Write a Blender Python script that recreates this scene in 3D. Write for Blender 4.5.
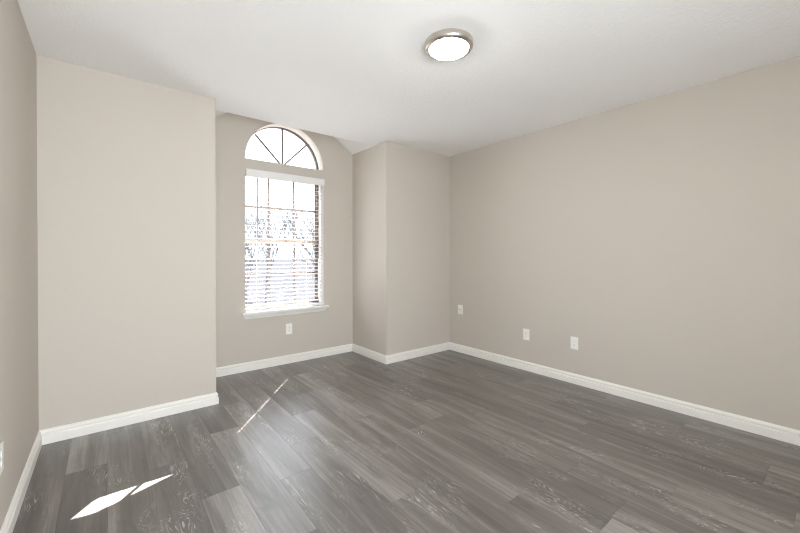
import bpy, bmesh, math, random
from mathutils import Vector, Matrix

for o in list(bpy.data.objects):
    bpy.data.objects.remove(o, do_unlink=True)
scene = bpy.context.scene
C = scene.collection

# ------------------------------------------------------------ camera
cam_data = bpy.data.cameras.new('camera')
cam = bpy.data.objects.new('camera', cam_data)
C.objects.link(cam)
cam.location = (0.0, 0.0, 1.1918)
cam.rotation_euler = (math.pi / 2 - 0.0062, 0.0, -0.6786)
cam_data.sensor_fit = 'HORIZONTAL'
cam_data.sensor_width = 36.0
cam_data.lens = 364.2 / 800.0 * 36.0
cam_data.shift_y = -9.05 / 800.0
cam_data.clip_start = 0.02
cam_data.clip_end = 1500.0
scene.camera = cam

# ------------------------------------------------------------ sky, sun, exposure
world = bpy.data.worlds.new('sky')
scene.world = world
world.use_nodes = True
wbg = world.node_tree.nodes['Background']
wbg.inputs['Color'].default_value = (0.80, 0.90, 1.0, 1.0)
wbg.inputs['Strength'].default_value = 2.6

sun_data = bpy.data.lights.new('sun', 'SUN')
sun_data.energy = 48.0
sun_data.angle = math.radians(0.2)
sun_data.color = (1.0, 0.985, 0.96)
sun = bpy.data.objects.new('sun', sun_data)
C.objects.link(sun)
sun.location = (8, 12, 14)
sun.rotation_euler = Vector((-0.634, -0.773, -1.065)).to_track_quat('-Z', 'Y').to_euler()

# added area light outside the invented rear opening, fills the room from behind
fill_data = bpy.data.lights.new('fill_light', 'AREA')
fill_data.shape = 'RECTANGLE'
fill_data.size, fill_data.size_y = 1.0, 1.8
fill_data.energy = 88.0
fill_data.color = (0.93, 0.97, 1.0)
fill = bpy.data.objects.new('fill_light', fill_data)
C.objects.link(fill)
fill.location = (0.28, -1.60, 1.05)
fill.rotation_euler = (math.radians(90 + 40), 0, math.radians(10))

scene.view_settings.view_transform = 'Standard'
scene.view_settings.look = 'None'
scene.view_settings.gamma = 1.0
scene.view_settings.use_curve_mapping = False
scene.view_settings.exposure = 0.87
LAMP_STRENGTH = 68.0
scene.cycles.filter_width = 1.2
scene.cycles.max_bounces = 16
scene.cycles.diffuse_bounces = 10
scene.cycles.glossy_bounces = 4
scene.cycles.transparent_max_bounces = 24
scene.cycles.sample_clamp_indirect = 8.0

# ------------------------------------------------------------ room numbers (metres)
H = 2.44
XL, XR = -0.3345, 3.3843          # left and right wall faces
YF, YW = 3.1975, 3.9002           # wall beside the alcove, window wall
AL, AR = 0.6823, 2.3863           # alcove sides
YLIP = 3.433                      # edge of the flat ceiling inside the alcove
YR = -1.25                        # wall behind the camera
WT = 0.20
PITCH = 0.65
AC = (AL + AR) / 2
WX0, WX1 = 1.110, 1.990           # window opening
WZ0, WZ1 = 0.60, 2.075
ARC_Z = 2.187
ARC_R = (WX1 - WX0) / 2
WXC = (WX0 + WX1) / 2
YG = 4.04                        # glass plane


# ------------------------------------------------------------ materials
def new_mat(name):
    m = bpy.data.materials.new(name)
    m.use_nodes = True
    nt = m.node_tree
    return m, nt, nt.nodes, nt.links, nt.nodes['Principled BSDF']


def simple(name, col, rough=0.5, metal=0.0, spec=0.5, bump=0.0, scale=60.0, vary=0.0):
    m, nt, N, L, b = new_mat(name)
    b.inputs['Base Color'].default_value = (*col, 1)
    b.inputs['Roughness'].default_value = rough
    b.inputs['Metallic'].default_value = metal
    b.inputs['Specular IOR Level'].default_value = spec
    g = N.new('ShaderNodeNewGeometry')
    if bump:
        t = N.new('ShaderNodeTexNoise')
        t.inputs['Scale'].default_value = scale
        t.inputs['Detail'].default_value = 3.0
        L.new(g.outputs['Position'], t.inputs['Vector'])
        bp = N.new('ShaderNodeBump')
        bp.inputs['Strength'].default_value = bump
        bp.inputs['Distance'].default_value = 0.004
        L.new(t.outputs['Fac'], bp.inputs['Height'])
        L.new(bp.outputs['Normal'], b.inputs['Normal'])
    if vary:
        t2 = N.new('ShaderNodeTexNoise')
        t2.inputs['Scale'].default_value = 1.3
        t2.inputs['Detail'].default_value = 4.0
        L.new(g.outputs['Position'], t2.inputs['Vector'])
        mr = N.new('ShaderNodeMapRange')
        mr.inputs['To Min'].default_value = 1 - vary
        mr.inputs['To Max'].default_value = 1 + vary
        L.new(t2.outputs['Fac'], mr.inputs['Value'])
        mx = N.new('ShaderNodeVectorMath')
        mx.operation = 'SCALE'
        mx.inputs[0].default_value = col
        L.new(mr.outputs['Result'], mx.inputs['Scale'])
        L.new(mx.outputs['Vector'], b.inputs['Base Color'])
    return m


M = {}
M['wall'] = simple('taupe_wall_paint', (0.565, 0.522, 0.468), 0.75, spec=0.25, bump=0.12, scale=90, vary=0.015)
M['ceiling'] = simple('textured_ceiling_paint', (0.87, 0.868, 0.86), 0.9, spec=0.15, bump=0.8, scale=60)
M['trim'] = simple('white_trim_paint', (0.83, 0.815, 0.78), 0.4, spec=0.4, bump=0.02, scale=40)
M['reveal'] = simple('cream_window_return', (0.80, 0.76, 0.71), 0.6, spec=0.3, bump=0.05, scale=70)
M['bronze'] = simple('bronze_window_metal', (0.13, 0.105, 0.09), 0.45, metal=0.2, bump=0.02)
M['rail'] = simple('tan_sash_metal', (0.24, 0.19, 0.15), 0.5, metal=0.1, bump=0.02)
M['blind'] = simple('white_blind_slat', (0.72, 0.72, 0.74), 0.5, spec=0.3, bump=0.02)
M['valance'] = simple('white_valance', (0.82, 0.815, 0.81), 0.45, spec=0.4, bump=0.02)
M['cord'] = simple('white_cord', (0.8, 0.8, 0.8), 0.8, bump=0.05, scale=400)
M['plate'] = simple('white_plate_plastic', (0.86, 0.85, 0.83), 0.35, bump=0.01)
M['slot'] = simple('grey_socket_slot', (0.22, 0.21, 0.20), 0.6)
M['metal'] = simple('steel_screw', (0.6, 0.58, 0.55), 0.35, metal=1.0)
M['brass'] = simple('brass_connector', (0.45, 0.36, 0.2), 0.35, metal=1.0)
M['nickel'] = simple('brushed_nickel', (0.62, 0.58, 0.53), 0.32, metal=1.0, bump=0.03, scale=300)
M['ground'] = simple('pale_dry_ground', (0.033, 0.033, 0.037), 0.95, spec=0.0, bump=0.3, scale=3, vary=0.1)
M['bark'] = simple('grey_bark', (0.15, 0.144, 0.142), 0.9, bump=0.5, scale=30, vary=0.1)
M['roof'] = simple('roof_sheathing', (0.5, 0.48, 0.45), 0.9, bump=0.2, scale=20)
M['wand'] = simple('grey_clear_wand', (0.27, 0.27, 0.29), 0.25)

m, nt, N, L, b = new_mat('window_glass')
N.remove(b)
tr = N.new('ShaderNodeBsdfTransparent')
gl = N.new('ShaderNodeBsdfGlossy')
gl.inputs['Roughness'].default_value = 0.02
lw = N.new('ShaderNodeLayerWeight')
lw.inputs['Blend'].default_value = 0.5
pw = N.new('ShaderNodeMath')
pw.operation = 'POWER'
pw.inputs[1].default_value = 5.0
L.new(lw.outputs['Facing'], pw.inputs[0])
fr = N.new('ShaderNodeMath')
fr.operation = 'MULTIPLY_ADD'
fr.inputs[1].default_value = 0.9
fr.inputs[2].default_value = 0.02
L.new(pw.outputs[0], fr.inputs[0])
mixs = N.new('ShaderNodeMixShader')
L.new(fr.outputs[0], mixs.inputs['Fac'])
L.new(tr.outputs['BSDF'], mixs.inputs[1])
L.new(gl.outputs['BSDF'], mixs.inputs[2])
L.new(mixs.outputs['Shader'], N['Material Output'].inputs['Surface'])
M['glass'] = m

m, nt, N, L, b = new_mat('lit_frosted_glass')
b.inputs['Base Color'].default_value = (0.9, 0.9, 0.88, 1)
b.inputs['Roughness'].default_value = 0.3
b.inputs['Emission Color'].default_value = (1.0, 0.985, 0.96, 1)
b.inputs['Emission Strength'].default_value = LAMP_STRENGTH
M['lamp'] = m


def floor_material():
    m, nt, N, L, b = new_mat('grey_vinyl_plank')

    def math_n(op, a=None, b_=None, va=0.0, vb=0.0):
        n = N.new('ShaderNodeMath')
        n.operation = op
        n.inputs[0].default_value = va
        n.inputs[1].default_value = vb
        if a is not None:
            L.new(a, n.inputs[0])
        if b_ is not None:
            L.new(b_, n.inputs[1])
        return n.outputs[0]

    def ramp(src, a, b_, lo=0.0, hi=1.0):
        n = N.new('ShaderNodeMapRange')
        n.inputs['From Min'].default_value = a
        n.inputs['From Max'].default_value = b_
        n.inputs['To Min'].default_value = lo
        n.inputs['To Max'].default_value = hi
        n.clamp = True
        L.new(src, n.inputs['Value'])
        return n.outputs['Result']

    geo = N.new('ShaderNodeNewGeometry')
    tone = N.new('ShaderNodeAttribute')
    tone.attribute_name = 'tone'
    seed = N.new('ShaderNodeAttribute')
    seed.attribute_name = 'seed'
    edge = N.new('ShaderNodeAttribute')
    edge.attribute_name = 'edge'
    comb = N.new('ShaderNodeCombineXYZ')
    L.new(math_n('MULTIPLY', seed.outputs['Fac'], None, vb=37.0), comb.inputs['Z'])
    L.new(math_n('MULTIPLY', seed.outputs['Fac'], None, vb=11.0), comb.inputs['Y'])
    add = N.new('ShaderNodeVectorMath')
    L.new(geo.outputs['Position'], add.inputs[0])
    L.new(comb.outputs['Vector'], add.inputs[1])

    def noise(sx, sy, detail, dist=0.0, rough=0.55):
        mp = N.new('ShaderNodeMapping')
        mp.inputs['Scale'].default_value = (sx, sy, 1.0)
        L.new(add.outputs['Vector'], mp.inputs['Vector'])
        t = N.new('ShaderNodeTexNoise')
        t.inputs['Scale'].default_value = 1.0
        t.inputs['Detail'].default_value = detail
        t.inputs['Roughness'].default_value = rough
        t.inputs['Distortion'].default_value = dist
        L.new(mp.outputs['Vector'], t.inputs['Vector'])
        return t.outputs['Fac']

    broad = noise(11.0, 0.8, 5, 0.7, 0.62)         # wide streaks inside a plank
    fine = noise(90.0, 3.0, 5, 0.3)         # fine grain
    knots = noise(9.0, 3.5, 3, 1.2)
    # cathedral rings: contour lines of a stretched noise
    field = noise(8.0, 1.3, 3, 0.9)
    rings = math_n('FRACT', math_n('MULTIPLY', field, None, vb=34.0))
    rline = ramp(math_n('ABSOLUTE', math_n('SUBTRACT', rings, None, vb=0.5)), 0.17, 0.0)
    patch = ramp(noise(4.5, 1.9, 2, 0.0), 0.52, 0.64)
    break_up = ramp(noise(60.0, 14.0, 3), 0.42, 0.58)
    white = math_n('MULTIPLY', math_n('MULTIPLY', rline, patch), break_up)
    darkp = ramp(knots, 0.60, 0.78)

    v = math_n('ADD', tone.outputs['Fac'], ramp(broad, 0.3, 0.7, -0.34, 0.34))
    v = math_n('ADD', v, ramp(fine, 0.25, 0.75, -0.17, 0.17))
    v = math_n('SUBTRACT', v, math_n('MULTIPLY', darkp, None, vb=0.22))
    cr = N.new('ShaderNodeValToRGB')
    e = cr.color_ramp.elements
    e[0].position = 0.0
    e[0].color = (0.050, 0.044, 0.038, 1)
    e[1].position = 1.0
    e[1].color = (0.29, 0.275, 0.257, 1)
    mid = cr.color_ramp.elements.new(0.5)
    mid.color = (0.132, 0.121, 0.109, 1)
    L.new(v, cr.inputs['Fac'])
    mixw = N.new('ShaderNodeMix')
    mixw.data_type = 'RGBA'
    L.new(math_n('MULTIPLY', white, None, vb=0.75), mixw.inputs['Factor'])
    L.new(cr.outputs['Color'], mixw.inputs['A'])
    mixw.inputs['B'].default_value = (0.62, 0.605, 0.58, 1)
    L.new(mixw.outputs['Result'], b.inputs['Base Color'])
    b.inputs['Specular IOR Level'].default_value = 0.95
    L.new(ramp(fine, 0.2, 0.8, 0.30, 0.42), b.inputs['Roughness'])
    b.inputs['Coat Weight'].default_value = 0.45
    b.inputs['Coat Roughness'].default_value = 0.27
    bp = N.new('ShaderNodeBump')
    bp.inputs['Strength'].default_value = 0.12
    bp.inputs['Distance'].default_value = 0.002
    L.new(fine, bp.inputs['Height'])
    L.new(bp.outputs['Normal'], b.inputs['Normal'])
    return m


M['floor'] = floor_material()


# ------------------------------------------------------------ mesh helpers
def obj(name, bm, mat, parent=None, kind=None, smooth=False, loc=None):
    me = bpy.data.meshes.new(name)
    bmesh.ops.recalc_face_normals(bm, faces=bm.faces[:])
    bm.to_mesh(me)
    bm.free()
    for mm in (mat if isinstance(mat, (list, tuple)) else [mat]):
        me.materials.append(mm)
    if smooth:
        for p in me.polygons:
            p.use_smooth = True
    o = bpy.data.objects.new(name, me)
    C.objects.link(o)
    if parent is not None:
        o.parent = parent
    if loc is not None:
        o.location = loc
    if kind:
        o['kind'] = kind
    return o


def thing(name, label, cat, loc=(0, 0, 0), rotz=0.0, group=None):
    o = bpy.data.objects.new(name, None)
    o.empty_display_size = 0.05
    C.objects.link(o)
    o.location = loc
    o.rotation_euler = (0, 0, rotz)
    o['label'] = label
    o['category'] = cat
    if group:
        o['group'] = group
    return o


def structure(name, loc=(0, 0, 0)):
    o = bpy.data.objects.new(name, None)
    o.empty_display_size = 0.05
    C.objects.link(o)
    o.location = loc
    o['kind'] = 'structure'
    return o


def box(bm, x0, x1, y0, y1, z0, z1, bevel=0.0):
    vs = [bm.verts.new((x, y, z)) for x in (x0, x1) for y in (y0, y1) for z in (z0, z1)]
    idx = [(0, 1, 3, 2), (4, 6, 7, 5), (0, 4, 5, 1), (2, 3, 7, 6), (0, 2, 6, 4), (1, 5, 7, 3)]
    fs = [bm.faces.new([vs[i] for i in f]) for f in idx]
    if bevel:
        es = list({e for f in fs for e in f.edges})
        bmesh.ops.bevel(bm, geom=es, offset=bevel, segments=2, affect='EDGES', profile=0.6)


def boxes(*bs, bevel=0.0):
    bm = bmesh.new()
    for b_ in bs:
        box(bm, *b_, bevel=bevel)
    return bm


def prism(bm, pts, axis, a0, a1):
    """closed polygon pts (2-D) extruded along an axis: axis 1 -> pts are (x,z)"""
    def mk(p, a):
        if axis == 1:
            return (p[0], a, p[1])
        if axis == 0:
            return (a, p[0], p[1])
        return (p[0], p[1], a)
    v0 = [bm.verts.new(mk(p, a0)) for p in pts]
    v1 = [bm.verts.new(mk(p, a1)) for p in pts]
    n = len(pts)
    bm.faces.new(v0)
    bm.faces.new(v1[::-1])
    for i in range(n):
        j = (i + 1) % n
        bm.faces.new((v0[i], v1[i], v1[j], v0[j]))


def tube(bm, p, q, r0, r1=None, n=8, caps=True):
    r1 = r0 if r1 is None else r1
    p, q = Vector(p), Vector(q)
    d = (q - p).normalized()
    a = d.orthogonal().normalized()
    c = d.cross(a)
    ring = []
    for (o, r) in ((p, r0), (q, r1)):
        ring.append([bm.verts.new(o + (a * math.cos(t) + c * math.sin(t)) * r)
                     for t in [2 * math.pi * i / n for i in range(n)]])
    for i in range(n):
        j = (i + 1) % n
        bm.faces.new((ring[0][i], ring[0][j], ring[1][j], ring[1][i]))
    if caps:
        bm.faces.new(ring[0][::-1])
        bm.faces.new(ring[1])


def lathe(prof, n=48, close=False):
    bm = bmesh.new()
    rings = []
    for (r, z) in prof:
        if r < 1e-6:
            rings.append([bm.verts.new((0, 0, z))])
        else:
            rings.append([bm.verts.new((r * math.cos(2 * math.pi * i / n), r * math.sin(2 * math.pi * i / n), z))
                          for i in range(n)])
    pairs = list(zip(rings, rings[1:]))
    if close:
        pairs.append((rings[-1], rings[0]))
    for a, c in pairs:
        for i in range(n):
            j = (i + 1) % n
            if len(a) == 1:
                bm.faces.new((a[0], c[i], c[j]))
            elif len(c) == 1:
                bm.faces.new((a[i], a[j], c[0]))
            else:
                bm.faces.new((a[i], a[j], c[j], c[i]))
    return bm


def plate_with_holes(outer, holes, y0, y1):
    """flat shape in XZ with holes, solid between y0 and y1 (a filled 2-D curve turned to mesh)"""
    cu = bpy.data.curves.new('shape', 'CURVE')
    cu.dimensions = '2D'
    cu.fill_mode = 'BOTH'
    cu.extrude = (y1 - y0) / 2
    for pts in [outer] + holes:
        s = cu.splines.new('POLY')
        s.points.add(len(pts) - 1)
        for p, q in zip(s.points, pts):
            p.co = (q[0], q[1], 0, 1)
        s.use_cyclic_u = True
    tmp = bpy.data.objects.new('shape', cu)
    me = bpy.data.meshes.new_from_object(tmp)
    bm = bmesh.new()
    bm.from_mesh(me)
    bpy.data.objects.remove(tmp)
    bpy.data.curves.remove(cu)
    bpy.data.meshes.remove(me)
    bmesh.ops.remove_doubles(bm, verts=bm.verts[:], dist=1e-5)
    for v in bm.verts:
        x, z, d = v.co
        v.co = (x, (y0 + y1) / 2 + d, z)
    return bm


def arc(cx, cz, r, n=40, a0=0.0, a1=math.pi):
    return [(cx + r * math.cos(a0 + (a1 - a0) * i / n), cz + r * math.sin(a0 + (a1 - a0) * i / n)) for i in range(n + 1)]


# ------------------------------------------------------------ floor: one surface of staggered planks
PW, PLEN = 0.178, 1.217
rnd = random.Random(5)
# column: (one known joint, tones of planks from far to near starting beyond the joint)
KNOWN = {
    -2: (2.05, {0: .36, -1: .40}), -1: (2.67, {0: .60, -1: .30}), 0: (1.88, {1: .50, 0: .52, -1: .45}),
    1: (2.435, {0: .47, -1: .38}), 2: (1.985, {1: .45, 0: .36, -1: .70}), 3: (2.674, {0: .22, -1: .68}),
    4: (1.895, {1: .40, 0: .62, -1: .40}), 5: (2.20, {1: .45, 0: .44, -1: .55}), 6: (2.60, {0: .30, -1: .72, -2: .45}),
    7: (1.75, {1: .42, 0: .52, -1: .48}), 8: (1.034, {2: .30, 1: .66, 0: .62, -1: .52}), 9: (0.676, {2: .40, 1: .36, 0: .42, -1: .85}),
    10: (1.9, {1: .38, 0: .50, -1: .40}), 11: (2.19, {0: .33, -1: .50, -2: .42}), 12: (1.774, {1: .36, 0: .34, -1: .50}),
    13: (0.155, {2: .38, 1: .36, 0: .44, -1: .66}), 14: (2.39, {0: .30, -1: .46, -2: .36}),
    15: (1.5, {1: .36, 0: .40, -1: .36}), 16: (0.285, {2: .34, 1: .42, 0: .38, -1: .64}),
    17: (1.95, {0: .34, -1: .40}), 18: (2.5, {0: .36, -1: .34}), 19: (2.0, {0: .38, -1: .38}),
}
bm = bmesh.new()
lt = bm.faces.layers.float.new('tone')
ls = bm.faces.layers.float.new('seed')
fx0, fx1, fy0, fy1 = XL - 0.05, XR + 0.05, YR - 0.05, YW + 0.05
n0, n1 = math.floor(fx0 / PW), math.floor(fx1 / PW)
for n in range(n0, n1 + 1):
    j0, tones = KNOWN.get(n, (rnd.uniform(0.5, 2.5), {}))
    k = math.floor((fy0 - j0) / PLEN)
    while j0 + k * PLEN < fy1:
        x0, x1 = max(fx0, n * PW), min(fx1, (n + 1) * PW)
        y0, y1 = max(fy0, j0 + k * PLEN), min(fy1, j0 + (k + 1) * PLEN)
        t = tones.get(k, rnd.uniform(0.32, 0.55))
        s = rnd.random()
        # micro-bevelled joint: the plank's top sits inside a hair-thin groove
        g = 0.0006
        o4 = [bm.verts.new((x, y, -0.0012)) for x, y in ((x0, y0), (x1, y0), (x1, y1), (x0, y1))]
        i4 = [bm.verts.new((x, y, 0.0)) for x, y in ((x0 + g, y0 + g), (x1 - g, y0 + g), (x1 - g, y1 - g), (x0 + g, y1 - g))]
        fs = [bm.faces.new(i4)]
        for a in range(4):
            c = (a + 1) % 4
            fs.append(bm.faces.new((o4[a], o4[c], i4[c], i4[a])))
        for f in fs:
            f[lt] = t if f is fs[0] else t - 0.12
            f[ls] = s
        k += 1
box(bm, fx0, fx1, fy0, fy1, -0.15, -0.0012)
obj('floor', bm, M['floor'], kind='structure')

# ------------------------------------------------------------ walls
obj('wall_left', boxes((XL - WT, XL, YR - WT, YF + WT, -0.15, H + 0.02)), M['wall'], kind='structure')
obj('wall_right', boxes((XR, XR + WT, YR - WT, YF + WT, -0.15, H + 0.02)), M['wall'], kind='structure')
obj('wall_front_left', boxes((XL, AL - WT, YF, YF + WT, -0.15, H + 0.02)), M['wall'], kind='structure')
obj('wall_front_right', boxes((AR + WT, XR, YF, YF + WT, -0.15, H + 0.02)), M['wall'], kind='structure')
obj('wall_alcove_left', boxes((AL - WT, AL, YF, YW + WT, -0.15, H)), M['wall'], kind='structure')
obj('wall_alcove_right', boxes((AR, AR + WT, YF, YW + WT, -0.15, H)), M['wall'], kind='structure')

# window wall with its rectangular and half-round openings
ridge = H + PITCH * (AR - AC)
outer = [(AL, -0.15), (AR, -0.15), (AR, H), (AC, ridge), (AL, H)]
rect = [(WX0, WZ0), (WX1, WZ0), (WX1, WZ1), (WX0, WZ1)]
half = arc(WXC, ARC_Z, ARC_R, 48)
bm = plate_with_holes(outer, [rect, half], YW, YW + WT)
bmesh.ops.recalc_face_normals(bm, faces=bm.faces[:])
bm.normal_update()
for f in bm.faces:
    c = f.calc_center_median()
    if abs(f.normal.y) < 0.5 and WX0 - 0.01 < c.x < WX1 + 0.01 and c.z > 0.3 and c.z < ARC_Z + ARC_R + 0.02:
        f.material_index = 1
obj('wall_window', bm, [M['wall'], M['reveal']], kind='structure')

# wall behind the camera, with an opening added for the fill
RX0, RX1, RZ0, RZ1 = -0.24, 0.86, 0.10, 2.10
bm = plate_with_holes([(XL, -0.15), (XR, -0.15), (XR, H + 0.02), (XL, H + 0.02)],
                      [[(RX0, RZ0), (RX1, RZ0), (RX1, RZ1), (RX0, RZ1)]], YR - WT, YR)
obj('wall_rear', bm, M['wall'], kind='structure')

# ------------------------------------------------------------ ceiling: flat part, gabled part over the alcove
T = 0.16
bm = boxes((XL - WT, XR + WT, YR - WT, YF, H, H + T),
           (XL - WT, AL, YF, YW + WT, H, H + T), (AR, XR + WT, YF, YW + WT, H, H + T),
           (AL, AR, YF, YLIP, H, H + T))
prism(bm, [(AL, H + T), (AR, H + T), (AC, ridge + 0.1)], 1, YF + 0.05, YLIP)
obj('ceiling', bm, M['ceiling'], kind='structure')
bm = bmesh.new()
prism(bm, [(AL - 0.001, H), (AC, ridge), (AC, ridge + 0.1), (AL - 0.001, H + 0.1)], 1, YLIP, YW + WT)
prism(bm, [(AR + 0.001, H), (AC, ridge), (AC, ridge + 0.1), (AR + 0.001, H + 0.1)], 1, YLIP, YW + WT)
obj('ceiling_alcove', bm, M['ceiling'], kind='structure')
# gable roof over it, its eaves stand out past the window wall
OV_END = 4.40
RU = 3.206                        # underside of the ridge at the eaves
bm = bmesh.new()
for s in (-1, 1):
    xe = AC + s * 1.15
    ze = RU - 0.72 * 1.15
    prism(bm, [(AC, RU), (xe, ze), (xe, ze + 0.14), (AC, RU + 0.14)], 1, YW + WT - 0.01, OV_END)
    prism(bm, [(AC, ridge + 0.1), (AC + s * (AR - AC + WT), H + 0.1 - PITCH * WT), (AC + s * (AR - AC + WT), H + 0.2 - PITCH * WT), (AC, ridge + 0.2)],
          1, YLIP, YW + WT)
obj('roof', bm, M['roof'], kind='structure')

# ------------------------------------------------------------ baseboards
PROF = [(0, 0), (0.016, 0), (0.016, 0.050), (0.0145, 0.0545), (0.005, 0.056), (0.004, 0.059), (0.004, 0.0655), (0.0115, 0.067),
        (0.0125, 0.071), (0.012, 0.077), (0.0085, 0.083), (0.006, 0.085), (0.0065, 0.087), (0.005, 0.090), (0, 0.091)]


def baseboard(name, a, b_, na, nb):
    """a->b along the wall foot with the room on the left; na/nb: +1 inside corner, -1 outside corner, 0 square"""
    a, b_ = Vector((*a, 0)), Vector((*b_, 0))
    d = (b_ - a).normalized()
    nrm = Vector((-d.y, d.x, 0))
    bm = bmesh.new()
    r0, r1 = [], []
    for (t, z) in PROF:
        r0.append(bm.verts.new(a + nrm * t + d * t * na + Vector((0, 0, z))))
        r1.append(bm.verts.new(b_ + nrm * t - d * t * nb + Vector((0, 0, z))))
    k = len(PROF)
    for i in range(k):
        j = (i + 1) % k
        bm.faces.new((r0[i], r0[j], r1[j], r1[i]))
    bm.faces.new(r0)
    bm.faces.new(r1[::-1])
    obj(name, bm, M['trim'], kind='structure')


baseboard('baseboard_right', (XR, YR), (XR, YF), 1, 1)
baseboard('baseboard_front_right', (XR, YF), (AR, YF), 1, -1)
baseboard('baseboard_alcove_right', (AR, YF), (AR, YW), -1, 1)
baseboard('baseboard_window', (AR, YW), (AL, YW), 1, 1)
baseboard('baseboard_alcove_left', (AL, YW), (AL, YF), 1, -1)
baseboard('baseboard_front_left', (AL, YF), (XL, YF), -1, 1)
baseboard('baseboard_left', (XL, YF), (XL, YR), 1, 1)
baseboard('baseboard_rear', (XL, YR), (XR, YR), 1, 1)

# ------------------------------------------------------------ window_1: single-hung sash window with sill
LX0 = WX0 - 0.012                 # the metal frame tucks behind the wall edge on the left
win = structure('window_1', (WXC, YG, WZ0))
wl = Matrix.Translation((-WXC, -YG, -WZ0))


def wpart(name, bm, mat, root, parent=None, label=None, smooth=False):
    bmesh.ops.transform(bm, matrix=Matrix.Translation(-root.location), verts=bm.verts[:])
    o = obj(name, bm, mat, parent or root, smooth=smooth)
    if label:
        o['label'] = label
    return o


FW = 0.02
fz0, fz1 = WZ0, WZ1
wpart('frame', plate_with_holes([(LX0, fz0), (WX1, fz0), (WX1, fz1), (LX0, fz1)],
                                [[(LX0 + FW, fz0 + FW), (WX1 - FW, fz0 + FW), (WX1 - FW, fz1 - FW), (LX0 + FW, fz1 - FW)]],
                                YG - 0.012, YG + 0.045), M['bronze'], win, label='dark bronze window frame')
ZM = 1.345
gx0, gx1 = LX0 + FW, WX1 - FW
MX = [1.403, 1.690]
MW = 0.0105


def sash(name, z0, z1, y, zbar, rail_bottom, rail_top, st):
    fr_ = wpart(name, plate_with_holes([(gx0, z0), (gx1, z0), (gx1, z1), (gx0, z1)],
                                       [[(gx0 + .014, z0 + rail_bottom), (gx1 - st, z0 + rail_bottom),
                                         (gx1 - st, z1 - rail_top), (gx0 + .014, z1 - rail_top)]], y - 0.008, y + 0.012),
                M['bronze'], win)
    for x in MX:
        wpart('muntin', boxes((x - MW, x + MW, y - 0.005, y + 0.005, z0 + rail_bottom, z1 - rail_top)), M['bronze'], win, fr_)
    wpart('muntin', boxes((gx0 + .014, gx1 - st, y - 0.0052, y + 0.0052, zbar - MW, zbar + MW)), M['bronze'], win, fr_)
    wpart('pane', boxes((gx0 + .01, gx1 - .01, y - 0.001, y + 0.001, z0 + 0.01, z1 - 0.01)), M['glass'], win, fr_)


sash('upper_sash', ZM - 0.018, WZ1 - FW, YG + 0.022, 1.714, 0.02, 0.016, 0.012)
sash('lower_sash', WZ0 + FW, ZM + 0.012, YG, 0.985, 0.03, 0.02, 0.026)
wpart('meeting_rail', boxes((gx0, gx1, YG - 0.02, YG - 0.009, ZM - 0.030, ZM + 0.024), bevel=0.002), M['rail'], win, label='tan meeting rail')
wpart('sill', boxes((WX0 + 0.001, WX1 - 0.001, YW - 0.001, YG - 0.013, WZ0 - 0.002, WZ0 + 0.004),
                    (1.068, 2.036, YW - 0.055, YW, WZ0 - 0.018, WZ0 + 0.004), bevel=0.003), M['trim'], win, label='white window sill board')
# apron: moulded board whose ends slope inward
bm = bmesh.new()
ap = [(0.0, 0.582, 0.0), (0.020, 0.582, 0.0), (0.020, 0.574, 0.0), (0.018, 0.569, 0.003), (0.017, 0.556, 0.012), (0.013, 0.546, 0.018), (0.011, 0.536, 0.020), (0.0, 0.533, 0.020)]
ra = [bm.verts.new((1.076 + e, YW - t, z)) for t, z, e in ap]
rb = [bm.verts.new((2.026 - e, YW - t, z)) for t, z, e in ap]
for i in range(len(ap)):
    j = (i + 1) % len(ap)
    bm.faces.new((ra[i], ra[j], rb[j], rb[i]))
bm.faces.new(ra)
bm.faces.new(rb[::-1])
wpart('apron', bm, M['trim'], win, label='white moulded apron under the sill')

# ------------------------------------------------------------ window_2: half-round fan window above
fan = structure('window_2', (WXC, YG, ARC_Z))
ri = ARC_R - 0.016
ins = arc(WXC, ARC_Z + 0.009, ri + 0.004, 48)
fanf = wpart('frame', plate_with_holes(arc(WXC, ARC_Z, ARC_R, 48), [ins], YG - 0.012, YG + 0.04), M['bronze'], fan, label='dark bronze half-round frame')
for a in (45, 90, 135):
    ca, sa = math.cos(math.radians(a)), math.sin(math.radians(a))
    bm = bmesh.new()
    w = 0.0088
    p0, p1 = (WXC + ca * 0.012, ARC_Z + 0.014), (WXC + ca * (ri - 0.002), ARC_Z + 0.01 + sa * (ri - 0.002))
    nx, nz = -sa * w, ca * w
    prism(bm, [(p0[0] + nx, p0[1] + nz), (p0[0] - nx, p0[1] - nz), (p1[0] - nx, p1[1] - nz), (p1[0] + nx, p1[1] + nz)], 1, YG - 0.006, YG + 0.008)
    wpart('spoke', bm, M['bronze'], fan)
bm = bmesh.new()
prism(bm, arc(WXC, ARC_Z + 0.008, ri + 0.004, 48), 1, YG + 0.012, YG + 0.014)
wpart('pane', bm, M['glass'], fan)

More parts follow.
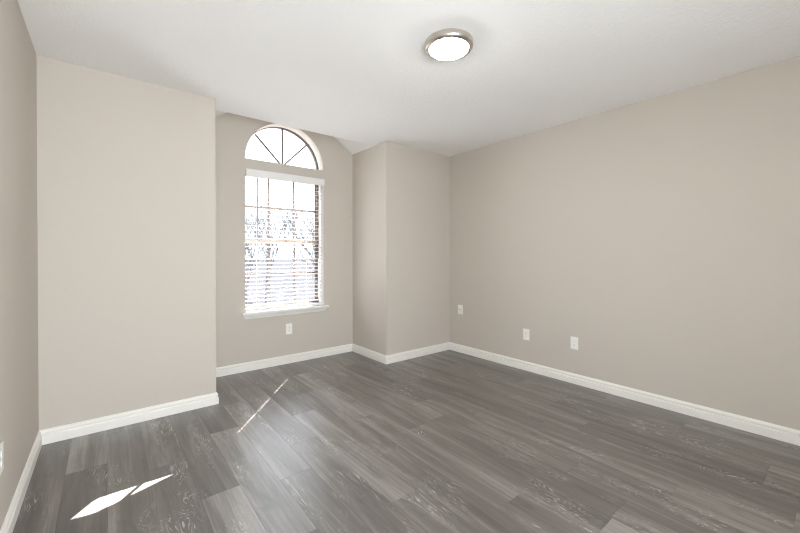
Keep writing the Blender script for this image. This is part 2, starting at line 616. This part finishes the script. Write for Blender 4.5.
# ------------------------------------------------------------ added glazed opening behind the camera, unseen, lets the fill in
rear = structure('rear_fill_opening', ((RX0 + RX1) / 2, YR - 0.07, RZ0))
xm = (RX0 + RX1) / 2
rf = wpart('frame', plate_with_holes([(RX0, RZ0), (RX1, RZ0), (RX1, RZ1), (RX0, RZ1)],
                                     [[(RX0 + .05, RZ0 + .05), (xm - .03, RZ0 + .05), (xm - .03, RZ1 - .05), (RX0 + .05, RZ1 - .05)],
                                      [(xm + .03, RZ0 + .05), (RX1 - .05, RZ0 + .05), (RX1 - .05, RZ1 - .05), (xm + .03, RZ1 - .05)]],
                                     YR - 0.09, YR - 0.05), M['trim'], rear)
wpart('pane', boxes((RX0 + .04, xm - .02, YR - .071, YR - .069, RZ0 + .04, RZ1 - .04)), M['glass'], rear, rf)
wpart('pane', boxes((xm + .02, RX1 - .04, YR - .071, YR - .069, RZ0 + .04, RZ1 - .04)), M['glass'], rear, rf)

# ------------------------------------------------------------ venetian blind in window_1
YB = 3.943
blind = thing('window_blind', 'white horizontal slatted blind, lowered with open slats, in the tall window under the arch', 'blind', (WXC, YB, WZ1 - 0.03))
bx0, bx1 = WX0 + 0.006, WX1 - 0.006
LADX = (1.236, 1.798)
# valance: face board with short returns, projecting a little from the opening
bm = bmesh.new()
vz0, vz1, vy = 2.004, 2.080, YW - 0.020
box(bm, WX0 + 0.004, WX1 + 0.004, vy, vy + 0.012, vz0, vz1, bevel=0.003)
box(bm, WX0 + 0.004, WX0 + 0.012, vy + 0.012, YW - 0.001, vz0 + .004, vz1 - .004)
box(bm, WX1 - 0.004, WX1 + 0.004, vy + 0.012, YW - 0.001, vz0 + .004, vz1 - .004)
wpart('valance', bm, M['valance'], blind)
wpart('head_rail', boxes((bx0, bx1, YW + 0.012, YW + 0.068, 2.028, 2.070), bevel=0.002), M['blind'], blind)


def slat_mesh():
    """crowned slat about its own centre, with the two routed cord slots cut through"""
    hw, th = 0.025, 0.0028
    xs = [bx0 - WXC]
    for lx in LADX:
        xs += [lx - WXC - 0.0072, lx - WXC + 0.0072]
    xs.append(bx1 - WXC)
    ys = [-hw, -0.014, -0.0060, 0.0060, 0.014, hw]
    bm = bmesh.new()
    top, bot = {}, {}
    for i, x in enumerate(xs):
        for j, y in enumerate(ys):
            z = 0.0022 * (1 - (y / hw) ** 2)
            top[i, j] = bm.verts.new((x, y, z + th / 2))
            bot[i, j] = bm.verts.new((x, y, z - th / 2))
    hole = {(i, j) for i in (1, 3) for j in (2,)}
    cells = {(i, j) for i in range(len(xs) - 1) for j in range(len(ys) - 1)} - hole
    for (i, j) in cells:
        bm.faces.new((top[i, j], top[i + 1, j], top[i + 1, j + 1], top[i, j + 1]))
        bm.faces.new((bot[i, j], bot[i, j + 1], bot[i + 1, j + 1], bot[i + 1, j]))
        for (di, dj, a, c) in ((-1, 0, (i, j), (i, j + 1)), (1, 0, (i + 1, j), (i + 1, j + 1)),
                               (0, -1, (i, j), (i + 1, j)), (0, 1, (i, j + 1), (i + 1, j + 1))):
            if (i + di, j + dj) not in cells:
                bm.faces.new((top[a], top[c], bot[c], bot[a]))
    bmesh.ops.remove_doubles(bm, verts=bm.verts[:], dist=1e-7)
    return bm


TILT = math.radians(9)
SP = 0.0437
Z_FIRST = 0.668
slat0 = obj('slat', slat_mesh(), M['blind'], blind)
NS = 31
for k in range(NS):
    s = slat0 if k == 0 else slat0.copy()
    if k:
        C.objects.link(s)
        s.parent = blind
    s.location = Vector((WXC, YB, Z_FIRST + k * SP)) - blind.location
    s.rotation_euler = (TILT, 0, 0)
wpart('bottom_rail', boxes((bx0, bx1, YB - 0.024, YB + 0.024, 0.610, 0.632), bevel=0.003), M['blind'], blind)
for lx in LADX:
    bm = bmesh.new()
    for yy in (YB - 0.0248, YB + 0.0248):
        tube(bm, (lx + 0.006, yy, 0.63), (lx + 0.006, yy, 2.03), 0.0011, n=6)
    wpart('ladder_cord', bm, M['cord'], blind)
    bm = bmesh.new()
    tube(bm, (lx, YB + 0.004, 0.63), (lx, YB + 0.004, 2.03), 0.0008, n=6)
    wpart('lift_cord', bm, M['cord'], blind)
bm = bmesh.new()
tube(bm, (1.231, YW - 0.012, 1.37), (1.231, YW - 0.006, 2.0), 0.0058, n=6)
tube(bm, (1.231, YW - 0.012, 1.345), (1.231, YW - 0.012, 1.37), 0.0055, n=6)
wpart('tilt_wand', bm, M['wand'], blind, label='slim grey tilt wand')
bm = bmesh.new()
for dx in (-0.004, 0.004):
    tube(bm, (1.845 + dx, YW + 0.010, 0.95), (1.845 + dx, YW + 0.012, 2.03), 0.0009, n=6)
tube(bm, (1.845, YW + 0.010, 0.915), (1.845, YW + 0.010, 0.952), 0.006, 0.003, n=8)
wpart('pull_cord', bm, M['cord'], blind)


# ------------------------------------------------------------ wall plates
def plate_root(name, label, cat, loc, rotz, group=None):
    """local frame: plate in XZ, facing -Y, back on the wall at y=0"""
    t = thing(name, label, cat, loc, rotz, group)
    bm = bmesh.new()
    box(bm, -0.035, 0.035, -0.006, 0.0, -0.057, 0.057, bevel=0.0022)
    obj('plate', bm, M['plate'], t)
    return t


def duplex(label, loc, rotz, group=None):
    t = plate_root('wall_outlet', label, 'outlet', loc, rotz, group)
    for s in (-1, 1):
        zc = s * 0.0195
        bm = bmesh.new()
        pts = [(0.0165 * math.cos(a) * 1.0, max(-0.0125, min(0.0125, 0.0165 * math.sin(a))) + zc) for a in [2 * math.pi * i / 28 for i in range(28)]]
        prism(bm, pts, 1, -0.0085, -0.004)
        r = obj('receptacle', bm, M['plate'], t)
        bm = bmesh.new()
        box(bm, -0.0075, -0.0055, -0.0089, -0.0080, zc - 0.001, zc + 0.007)
        box(bm, 0.0055, 0.0075, -0.0089, -0.0080, zc - 0.001, zc + 0.0075)
        tube(bm, (0, -0.0089, zc - 0.0065), (0, -0.0080, zc - 0.0065), 0.0024, n=10)
        obj('slots', bm, M['slot'], r)
    bm = bmesh.new()
    tube(bm, (0, -0.0072, 0), (0, -0.005, 0), 0.0032, n=12)
    obj('screw', bm, M['metal'], t)
    return t


def decora(label, loc, rotz):
    t = plate_root('wall_outlet', label, 'outlet', loc, rotz)
    bm = bmesh.new()
    box(bm, -0.0165, 0.0165, -0.0082, -0.004, -0.0335, 0.0335, bevel=0.0012)
    r = obj('receptacle', bm, M['plate'], t)
    bm = bmesh.new()
    for zc in (-0.018, 0.018):
        box(bm, -0.0075, -0.0055, -0.0086, -0.0079, zc - 0.001, zc + 0.007)
        box(bm, 0.0055, 0.0075, -0.0086, -0.0079, zc - 0.001, zc + 0.0075)
        tube(bm, (0, -0.0086, zc - 0.0065), (0, -0.0079, zc - 0.0065), 0.0024, n=10)
    obj('slots', bm, M['slot'], r)
    for z in (-0.0484, 0.0484):
        bm = bmesh.new()
        tube(bm, (0, -0.0068, z), (0, -0.005, z), 0.0028, n=12)
        obj('screw', bm, M['plate'], t)
    return t


duplex('white outlet plate on the wall just below the window sill', (1.568, YW, 0.378), 0)
RR = -math.pi / 2       # plate facing -X on the right wall
t = plate_root('cable_plate', 'small white cable plate with a dark centre jack, near the right-hand corner', 'cable outlet', (XR, 3.013, 0.524), RR)
bm = bmesh.new()
tube(bm, (0, -0.0085, 0), (0, -0.004, 0), 0.0075, n=6)
tube(bm, (0, -0.016, 0), (0, -0.0085, 0), 0.0047, n=14)
obj('jack', bm, M['brass'], t)['label'] = 'dark metal cable jack'
for z in (-0.042, 0.042):
    bm = bmesh.new()
    tube(bm, (0, -0.0072, z), (0, -0.005, z), 0.003, n=12)
    obj('screw', bm, M['metal'], t)
duplex('white outlet plate on the right wall, middle one of the three plates', (XR, 2.110, 0.371), RR)
decora('white outlet plate on the right wall, farthest right of the three plates', (XR, 1.613, 0.375), RR)
duplex('white outlet plate on the left wall, cut by the photo edge', (XL, 2.128, 0.380), math.pi / 2)

# ------------------------------------------------------------ flush ceiling light
lamp = thing('ceiling_light', 'round flush ceiling light with brushed nickel ring and glowing white dome', 'ceiling light', (1.575, 1.495, H))
ringp = [(0.132, 0.0), (0.1415, 0.0), (0.1425, -0.004), (0.1425, -0.020), (0.1405, -0.029), (0.136, -0.035), (0.129, -0.0385),
         (0.1190, -0.0395), (0.1140, -0.038), (0.1140, -0.031), (0.128, -0.026), (0.132, -0.018)]
obj('ring', lathe(ringp, 72, close=True), M['nickel'], lamp, smooth=True)['label'] = 'brushed nickel ring'
domep = [(0.112, -0.026), (0.1135, -0.036), (0.110, -0.0425), (0.102, -0.048), (0.085, -0.055), (0.058, -0.061), (0.028, -0.0642), (0.0, -0.065)]
obj('dome', lathe(domep, 64), M['lamp'], lamp, smooth=True)['label'] = 'glowing white glass dome'

# ------------------------------------------------------------ outdoors: ground and bare trees
GZ = -2.8
bm = boxes((-250, 350, -60, 600, GZ - 0.3, GZ))
obj('ground', bm, M['ground'], kind='structure')


def bare_tree(x, y, height, seed, spread=0.55):
    rn = random.Random(seed)
    t = thing('bare_tree', 'bare grey branching tree outside, seen through the blind', 'tree', (x, y, GZ), 0, 'bare trees outside the window')
    trunk, twig = bmesh.new(), bmesh.new()

    def grow(p, d, ln, r, lev):
        n = 3 if lev < 2 else 2
        for i in range(n):
            q = p + d * (ln / n)
            bm_ = trunk if lev < 2 else twig
            tube(bm_, p, q, r, r * 0.93, n=6 if lev < 2 else 4, caps=False)
            p, r = q, r * 0.93
            d = (d + Vector((rn.uniform(-1, 1), rn.uniform(-1, 1), rn.uniform(-0.3, 0.6))) * 0.16).normalized()
            if lev >= 1 and lev < 5 and rn.random() < 0.75:
                dd = (d + Vector((rn.uniform(-1, 1), rn.uniform(-1, 1), rn.uniform(-0.3, 0.5))) * spread * 1.3).normalized()
                grow(p, dd, ln * 0.55, r * 0.7, lev + 1)
        if lev < 5:
            for _ in range(3 if lev < 2 else 2):
                dd = (d + Vector((rn.uniform(-1, 1), rn.uniform(-1, 1), rn.uniform(-0.2, 0.6))) * spread).normalized()
                grow(p, dd, ln * rn.uniform(0.6, 0.78), r * 0.78, lev + 1)

    grow(Vector((0, 0, 0)), Vector((0, 0, 1)), height * 0.30, height * 0.0085, 0)
    obj('trunk', trunk, M['bark'], t)
    obj('twigs', twig, M['bark'], t)


for (x, y, h, sd) in ((4.2, 14.5, 7.2, 1), (8.5, 16.5, 7.8, 2), (5.6, 19.3, 7.4, 3), (12.2, 23.5, 9.0, 4), (8.6, 25.5, 8.6, 6), (11.6, 34.0, 10.0, 5)):
    bare_tree(x, y, h, sd)
